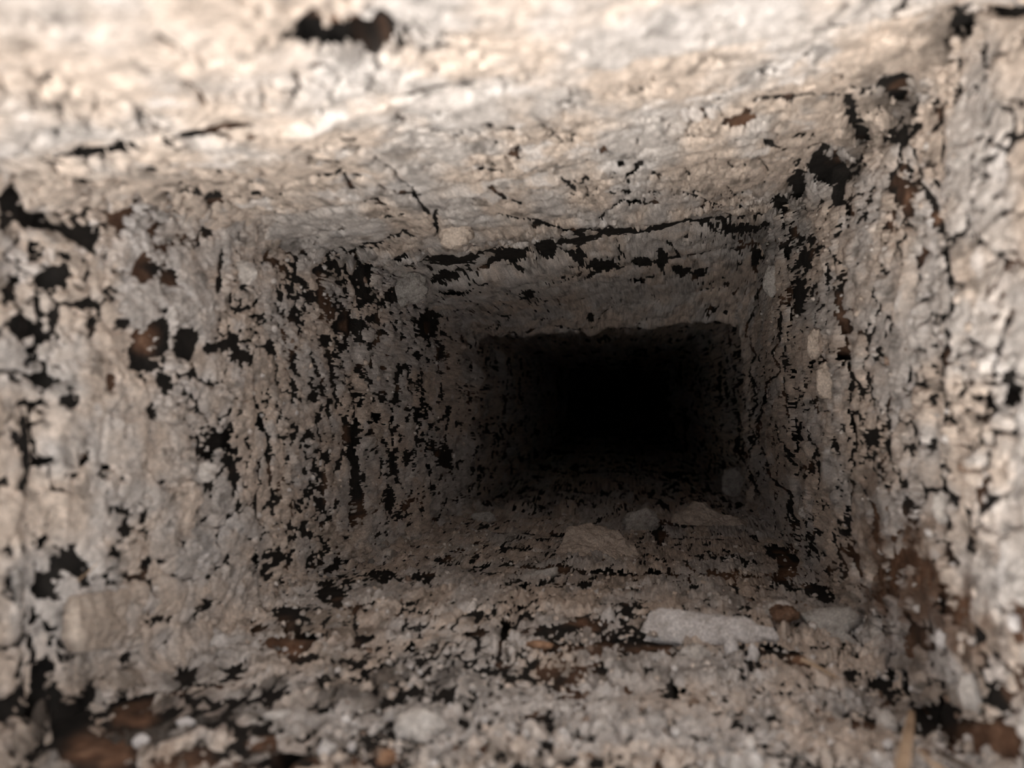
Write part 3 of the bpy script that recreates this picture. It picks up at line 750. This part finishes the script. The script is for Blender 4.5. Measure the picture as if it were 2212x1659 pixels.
def ico(sub):
    import bmesh
    bm = bmesh.new(); bmesh.ops.create_icosphere(bm, subdivisions=sub, radius=1.0)
    V = np.array([v.co[:] for v in bm.verts]); Fc = np.array([[v.index for v in f.verts] for f in bm.faces])
    bm.free(); return V, Fc
ICO3, ICO2, ICO1 = ico(4), ico(2), ico(1)

def lump_shape(V, seed, rough=0.22, fine=0.20):
    nz = fbm(V[:, 0] * 1.3 + seed * 7.1 + V[:, 2] * 0.7, V[:, 1] * 1.3 - V[:, 2] * 1.1 + seed * 3.3, 3, seed)
    nf = fbm(V[:, 0] * 4.5 + V[:, 2] * 3.1 + seed, V[:, 1] * 4.5 - V[:, 2] * 3.7, 4, seed + 7, 0.7)
    return V * (1 + rough * nz + fine * nf)[:, None]

def lump(name, wall, px, py, rx, ry, mat, label, cat, depth=0.7, rot=0, seed=0, sink=0.25, rough=0.2, group=None, parent=None, front=0.0):
    P0, N, z = surf_at(wall, px, py)
    d = ray(px, py); vdir = -d / np.linalg.norm(d)
    k = z
    ex = np.array([1.0, 0, 0]); ex -= vdir * (ex @ vdir); ex /= np.linalg.norm(ex); ey = np.cross(vdir, ex)
    c, s = math.cos(math.radians(rot)), math.sin(math.radians(rot))
    e1 = ex * c - ey * s; e2 = ex * s + ey * c
    a, b = rx / F * k, ry / F * k
    V = lump_shape(ICO3[0], seed + 1, rough)
    dd = depth * min(a, b)
    C = EYE + d * (k / 1.0)
    C = C + (P0 - C) * 0.35 + N * (min(a, b) * (0.5 - sink))
    C = C + vdir * front
    W = C + V[:, :1] * a * e1 + V[:, 1:2] * b * e2 + V[:, 2:] * dd * vdir
    o = mesh_from(name, W, None, mat, parent, tris=ICO3[1])
    if label: tag(o, label, cat, group)
    return o

# the big white chip on the ledge of the lower wall
chip('mortar_chip', 'wall_near', [(1377,1377),(1392,1340),(1406,1317),(1422,1311),(1477,1317),(1531,1324),(1576,1328),(1612,1331),(1632,1348),(1675,1357),(1688,1377),(1681,1384),(1648,1382),(1621,1391),(1576,1387),(1563,1395),(1531,1393),(1509,1397),(1458,1389),(1413,1386),(1383,1385)],
     M_WHITE, 'long whitish mortar chip lying on the ledge of the lower wall', 'mortar chip', facing=0.62, thick=0.005, dome=0.0016, lift=0.003, seed=3)
o = lump('pebble', 'wall_near', 1688, 1333, 35, 25, M_PALE, 'round pebble with brown centre and pale rim at the chip\'s right end', 'pebble', seed=12, rough=0.10, sink=0.1)
lump('stone_face', 'wall_near', 1693, 1334, 29, 19, M_BROWN, None, None, seed=14, rough=0.16, sink=0.1, parent=o, front=0.005)
chip('crust_flake', 'wall_near', [(1725,1322),(1760,1312),(1838,1308),(1866,1338),(1842,1350),(1830,1368),(1868,1400),(1880,1420),(1850,1428),(1800,1410),(1772,1396),(1775,1365),(1738,1338)],
     M_GREY, 'broad grey crust flake in the lower right corner behind the pebble', 'crust flake', facing=0.6, thick=0.003, lift=0.002, seed=8)
chip('crust_flake', 'wall_near', [(1878,1352),(1905,1336),(1925,1340),(1950,1378),(1948,1425),(1930,1440),(1895,1428),(1880,1400)],
     M_PALE, 'pale pinkish crust flake standing against the foot of the right wall', 'crust flake', facing=0.55, thick=0.003, lift=0.003, seed=9)
chip('crust_slab', 'wall_near', [(1118,1250),(1140,1236),(1185,1228),(1205,1224),(1206,1236),(1180,1248),(1150,1256)],
     M_GREY, 'thin tilted grey slab above a dark slit in the lower wall', 'crust slab', facing=0.6, thick=0.003, lift=0.003, seed=10)
chip('crust_slab', 'wall_near', [(1200,1190),(1215,1165),(1225,1140),(1275,1133),(1330,1142),(1360,1165),(1385,1200),(1400,1228),(1350,1236),(1290,1232),(1230,1222),(1205,1212)],
     M_TAN, 'wide smooth tan slab on the deep middle of the lower wall', 'crust slab', facing=0.3, thick=0.006, lift=0.0, dome=0.002, seed=11, rough=0.002)
chip('crust_mound', 'wall_near', [(1440,1150),(1452,1115),(1470,1102),(1495,1085),(1525,1088),(1560,1110),(1612,1122),(1635,1150),(1600,1165),(1540,1160),(1480,1165)],
     M_TAN, 'peaked tan mound of crust at the dark edge, right side', 'crust mound', facing=0.5, thick=0.006, dome=0.004, lift=0.001, seed=12, rough=0.0022)
lump('ash_clump', 'wall_near', 1388, 1136, 36, 26, M_GREY, 'knobbly grey ash clump left of the peaked mound', 'ash clump', seed=17, rough=0.3)
lump('ash_clump', 'wall_near', 1045, 1122, 22, 12, M_GREY, 'small grey ash clump at the deep left corner of the lower wall', 'ash clump', seed=18, rough=0.3)
lump('ash_nodule', 'wall_far', 981, 494, 37, 31, M_TAN, 'round tan nodule hanging beside a dark curved crack on the upper wall', 'ash nodule', depth=0.8, seed=21, rough=0.10, sink=0.2)
lump('ash_clump', 'wall_near', 904, 1576, 54, 38, M_PALE, 'large pale fuzzy ash clump low in the middle of the lower wall', 'ash clump', seed=22, rough=0.25, sink=0.3)
whites = [('wall_near', 1500, 1424, 27, 20, 'rounded white lump just below the long white chip'),
 ('wall_near', 1581, 1407, 16, 23, 'pointed white lump under the right half of the long white chip'),
 ('wall_near', 1627, 1414, 11, 21, 'narrow white lump under the right tip of the long white chip'),
 ('wall_near', 137, 1515, 27, 23, 'solitary white lump in the dark lower left corner'),
 ('wall_near', 304, 1609, 15, 12, 'small white lump right of the bare brown brick, lower left'),
 ('wall_near', 401, 1565, 19, 12, 'small pale lump on dark soot in the lower left'),
 ('wall_near', 600, 1551, 28, 12, 'flat pale lump on the dark left half of the lower wall'),
 ('wall_near', 705, 1623, 21, 15, 'pale lump on brown brick at the bottom edge, left of centre'),
 ('wall_near', 760, 1612, 9, 10, 'tiny white grain between two bottom lumps left of centre'),
 ('wall_near', 1915, 1569, 20, 22, 'white lump at the right end of the lower wall beside the straw'),
 ('wall_near', 1918, 1612, 12, 11, 'small white grain close to the bottom of the tan straw blade'),
 ('wall_right', 2041, 1381, 12, 20, 'small upright white lump on brown staining of the right wall'),
 ('wall_right', 2103, 1493, 22, 34, 'upright white lump above the bare brick, lower right corner'),
 ('wall_right', 1983, 1486, 11, 10, 'small pale bead on the foot of the right wall'),
 ('wall_right', 2190, 1345, 12, 18, 'white lump on brown staining at the right frame edge'),
 ('wall_right', 1738, 1106, 8, 12, 'small pale bead beside the dark crack at the foot of the right wall')]
for i, (w, x, y, a, b, lab) in enumerate(whites):
    lump('mortar_crumb', w, x, y, a, b, M_WHITE if i % 3 else M_PALE, lab, 'mortar crumb', seed=30 + i, rough=0.22, sink=0.1, group='pale crumbs stuck to the flue walls')
clays = [('wall_near', 837, 1637, 20, 16, 'orange clay crumb at the bottom edge beside the pale clump'),
 ('wall_near', 1723, 1428, 11, 9, 'orange clay crumb in the dark gap below the grey flake'),
 ('wall_near', 1166, 1395, 30, 9, 'orange brown clay sliver in the dark slit of the lower wall')]
for i, (w, x, y, a, b, lab) in enumerate(clays):
    lump('clay_crumb', w, x, y, a, b, M_CLAY, lab, 'clay crumb', seed=60 + i, rough=0.25, sink=0.2, group='crumbs of burnt clay')
chip('crust_plate_flake', 'wall_left', [(165,1330),(180,1290),(240,1275),(300,1268),(335,1292),(350,1330),(330,1400),(290,1402),(230,1400),(175,1412),(158,1380)],
     M_TAN, 'square tan flake low on the left wall under the triangular hole', 'crust flake', facing=0.0, thick=0.003, lift=-0.0002, dome=0.0004, seed=40, rough=0.0013)
for i, (x, y, a, b, lab) in enumerate([(523, 588, 27, 25, 'round greyish knob right of the upright black slit, left wall'),
        (865, 620, 50, 34, 'broad grey knob with a pitted centre, deep left wall'),
        (432, 1020, 34, 20, 'smooth oval pale knob in the middle of the left wall'),
        (1095, 1166, 16, 14, 'small bead in the deep lower left corner')][:3]):
    lump('ash_nodule', 'wall_left', x, y, a, b, M_PALE if i != 1 else M_GREY, lab, 'ash nodule', depth=0.35, seed=70 + i, rough=0.2, sink=0.42)
for i, (x, y, a, b, lab, mt) in enumerate([(1670, 606, 17, 32, 'oval grey scale at the deep upper end of the right wall', M_GREY),
        (1792, 820, 24, 38, 'oval tan scale left of the long crack on the right wall', M_TAN),
        (1766, 745, 17, 34, 'slim tan scale beside the black pit of the right wall', M_TAN),
        (2035, 1095, 16, 34, 'smooth pale tongue right of the wide crack, right wall', M_PALE)]):
    lump('crust_scale', 'wall_right', x, y, a, b, mt, lab, 'crust scale', depth=0.4, seed=80 + i, rough=0.13, sink=0.3)
lump('ash_clump', 'wall_right', 1596, 1046, 28, 36, M_GREY, 'dim rounded clump in the dark right corner above the peaked mound', 'ash clump', depth=0.6, seed=90, rough=0.15, sink=0.2)

# straw and stems lodged in the lower right corner
def stem(name, wall, pts, wpx, mat, label, cat, flat=1.0, lift=0.028):
    c = np.array(pts, float)
    t = np.linspace(0, 1, 24); tt = np.linspace(0, 1, len(c))
    cx = np.interp(t, tt, c[:, 0]); cy = np.interp(t, tt, c[:, 1])
    zs = np.array([surf_at(wall, x, y)[2] for x, y in c]); ks = np.interp(t, tt, zs) - lift
    N = surf_at(wall, *c[len(c) // 2])[1]
    P = np.array([EYE + ray(x, y) * k for x, y, k in zip(cx, cy, ks)])
    tan = np.gradient(P, axis=0); tan /= np.linalg.norm(tan, axis=1)[:, None]
    side = np.cross(tan, EYE - P); side /= np.linalg.norm(side, axis=1)[:, None]; nn = np.cross(side, tan)
    S = 8; a = np.arange(S) * 2 * math.pi / S
    r = (wpx / 2 / F * ks * (1 - 0.55 * t ** 2))[:, None, None]
    V = P[:, None] + r * (np.cos(a)[None, :, None] * side[:, None] + flat * np.sin(a)[None, :, None] * nn[:, None])
    n = len(t); V = V.reshape(-1, 3)
    idx = np.arange(n * S).reshape(n, S)
    q = np.stack([idx[:-1], np.roll(idx, -1, 1)[:-1], np.roll(idx, -1, 1)[1:], idx[1:]], -1).reshape(-1, 4)
    caps = [[0, (i + 1) % S, i] for i in range(S)][1:-1] + [[(n - 1) * S, (n - 1) * S + i, (n - 1) * S + i + 1] for i in range(1, S - 1)]
    o = mesh_from(name, V, q, mat, tris=np.array(caps))
    return tag(o, label, cat)
stem('straw_blade', 'wall_near', [(1940,1700),(1952,1640),(1962,1585),(1970,1535)], 30, M_STRAW, 'broad dry straw blade standing in the lower right corner', 'straw', flat=0.25)
stem('dry_stem', 'wall_near', [(2060,1680),(2010,1645),(1983,1618)], 12, M_STRAW, 'thin tan stem crossing the bare brick, nearest the straw blade', 'stem')
stem('dry_stem', 'wall_right', [(2110,1668),(2060,1640),(2020,1620)], 12, M_DARKSTEM, 'thin dark stem across the bare brick, farther right of the blade', 'stem')
stem('dry_stem', 'wall_near', [(1732,1424),(1765,1440),(1808,1464)], 10, M_STRAW, 'short tan stem poking from the gap below the grey flake', 'stem')
stem('dry_stem', 'wall_left', [(168,1254),(190,1236),(212,1216)], 4, M_STRAW, 'fine pale whisker across the triangular hole of the left wall', 'stem', lift=0.006)

# ------------------------------------------------------------------ countless crumbs clinging to the lower wall and the corners
def crumbs(name, wall, n, size, seed, region, parent, tone_p=0.3):
    r = np.random.RandomState(seed)
    s = SURF[wall]; PX, PY, P, Z = s['PX'], s['PY'], s['P'], s['Z']
    ok = np.nonzero(region(PX, PY, Z))
    pick = r.randint(0, len(ok[0]), n)
    a, b = ok[0][pick], ok[1][pick]
    C = P[a, b]; N = s['N'][a, b]
    var = [lump_shape(ICO1[0], q + 3, 0.6, 0.3) for q in range(12)]
    nvt = len(ICO1[0]); V = np.empty((n, nvt, 3), np.float32)
    rad = size * (0.45 + 1.1 * r.rand(n) ** 2.2)
    for i in range(n):
        q = r.randn(3, 3); q, _ = np.linalg.qr(q)
        V[i] = C[i] + N[i] * rad[i] * 0.1 + (var[i % 12] @ q) * rad[i] * np.array([1, 1, 1.0])
    tri = (ICO1[1][None] + (np.arange(n) * nvt)[:, None, None]).reshape(-1, 3)
    k = r.rand(n)
    z0 = np.zeros(n)
    c = crust_colour(C[:, 0] + C[:, 1], C[:, 2], seed, np.where(k < tone_p, 0.2 + 0.6 * r.rand(n), 0), np.where((k > 0.86) & (k < 0.93), 0.8, 0), np.where(k > 0.93, 0.7, 0))
    tone = np.repeat(c[:, None], nvt, 1)
    o = mesh_from(name, V.reshape(-1, 3), None, M_CRUST, parent, tone.reshape(-1, 3), tris=tri)
    o['kind'] = 'stuff'
    return o
crumbs('ash_crumbs', 'wall_near', 2200, 0.0009, 5, lambda x, y, z: (z > 0.13) & (z < 0.62) & ((x > 700) | (y < 1400)), WALL_OBJ['wall_near'])
crumbs('ash_crumbs', 'wall_left', 250, 0.0009, 6, lambda x, y, z: (z > 0.25) & (z < 0.60), WALL_OBJ['wall_left'], 0.2)
crumbs('ash_crumbs', 'wall_right', 250, 0.0009, 8, lambda x, y, z: (z > 0.16) & (z < 0.60), WALL_OBJ['wall_right'], 0.2)
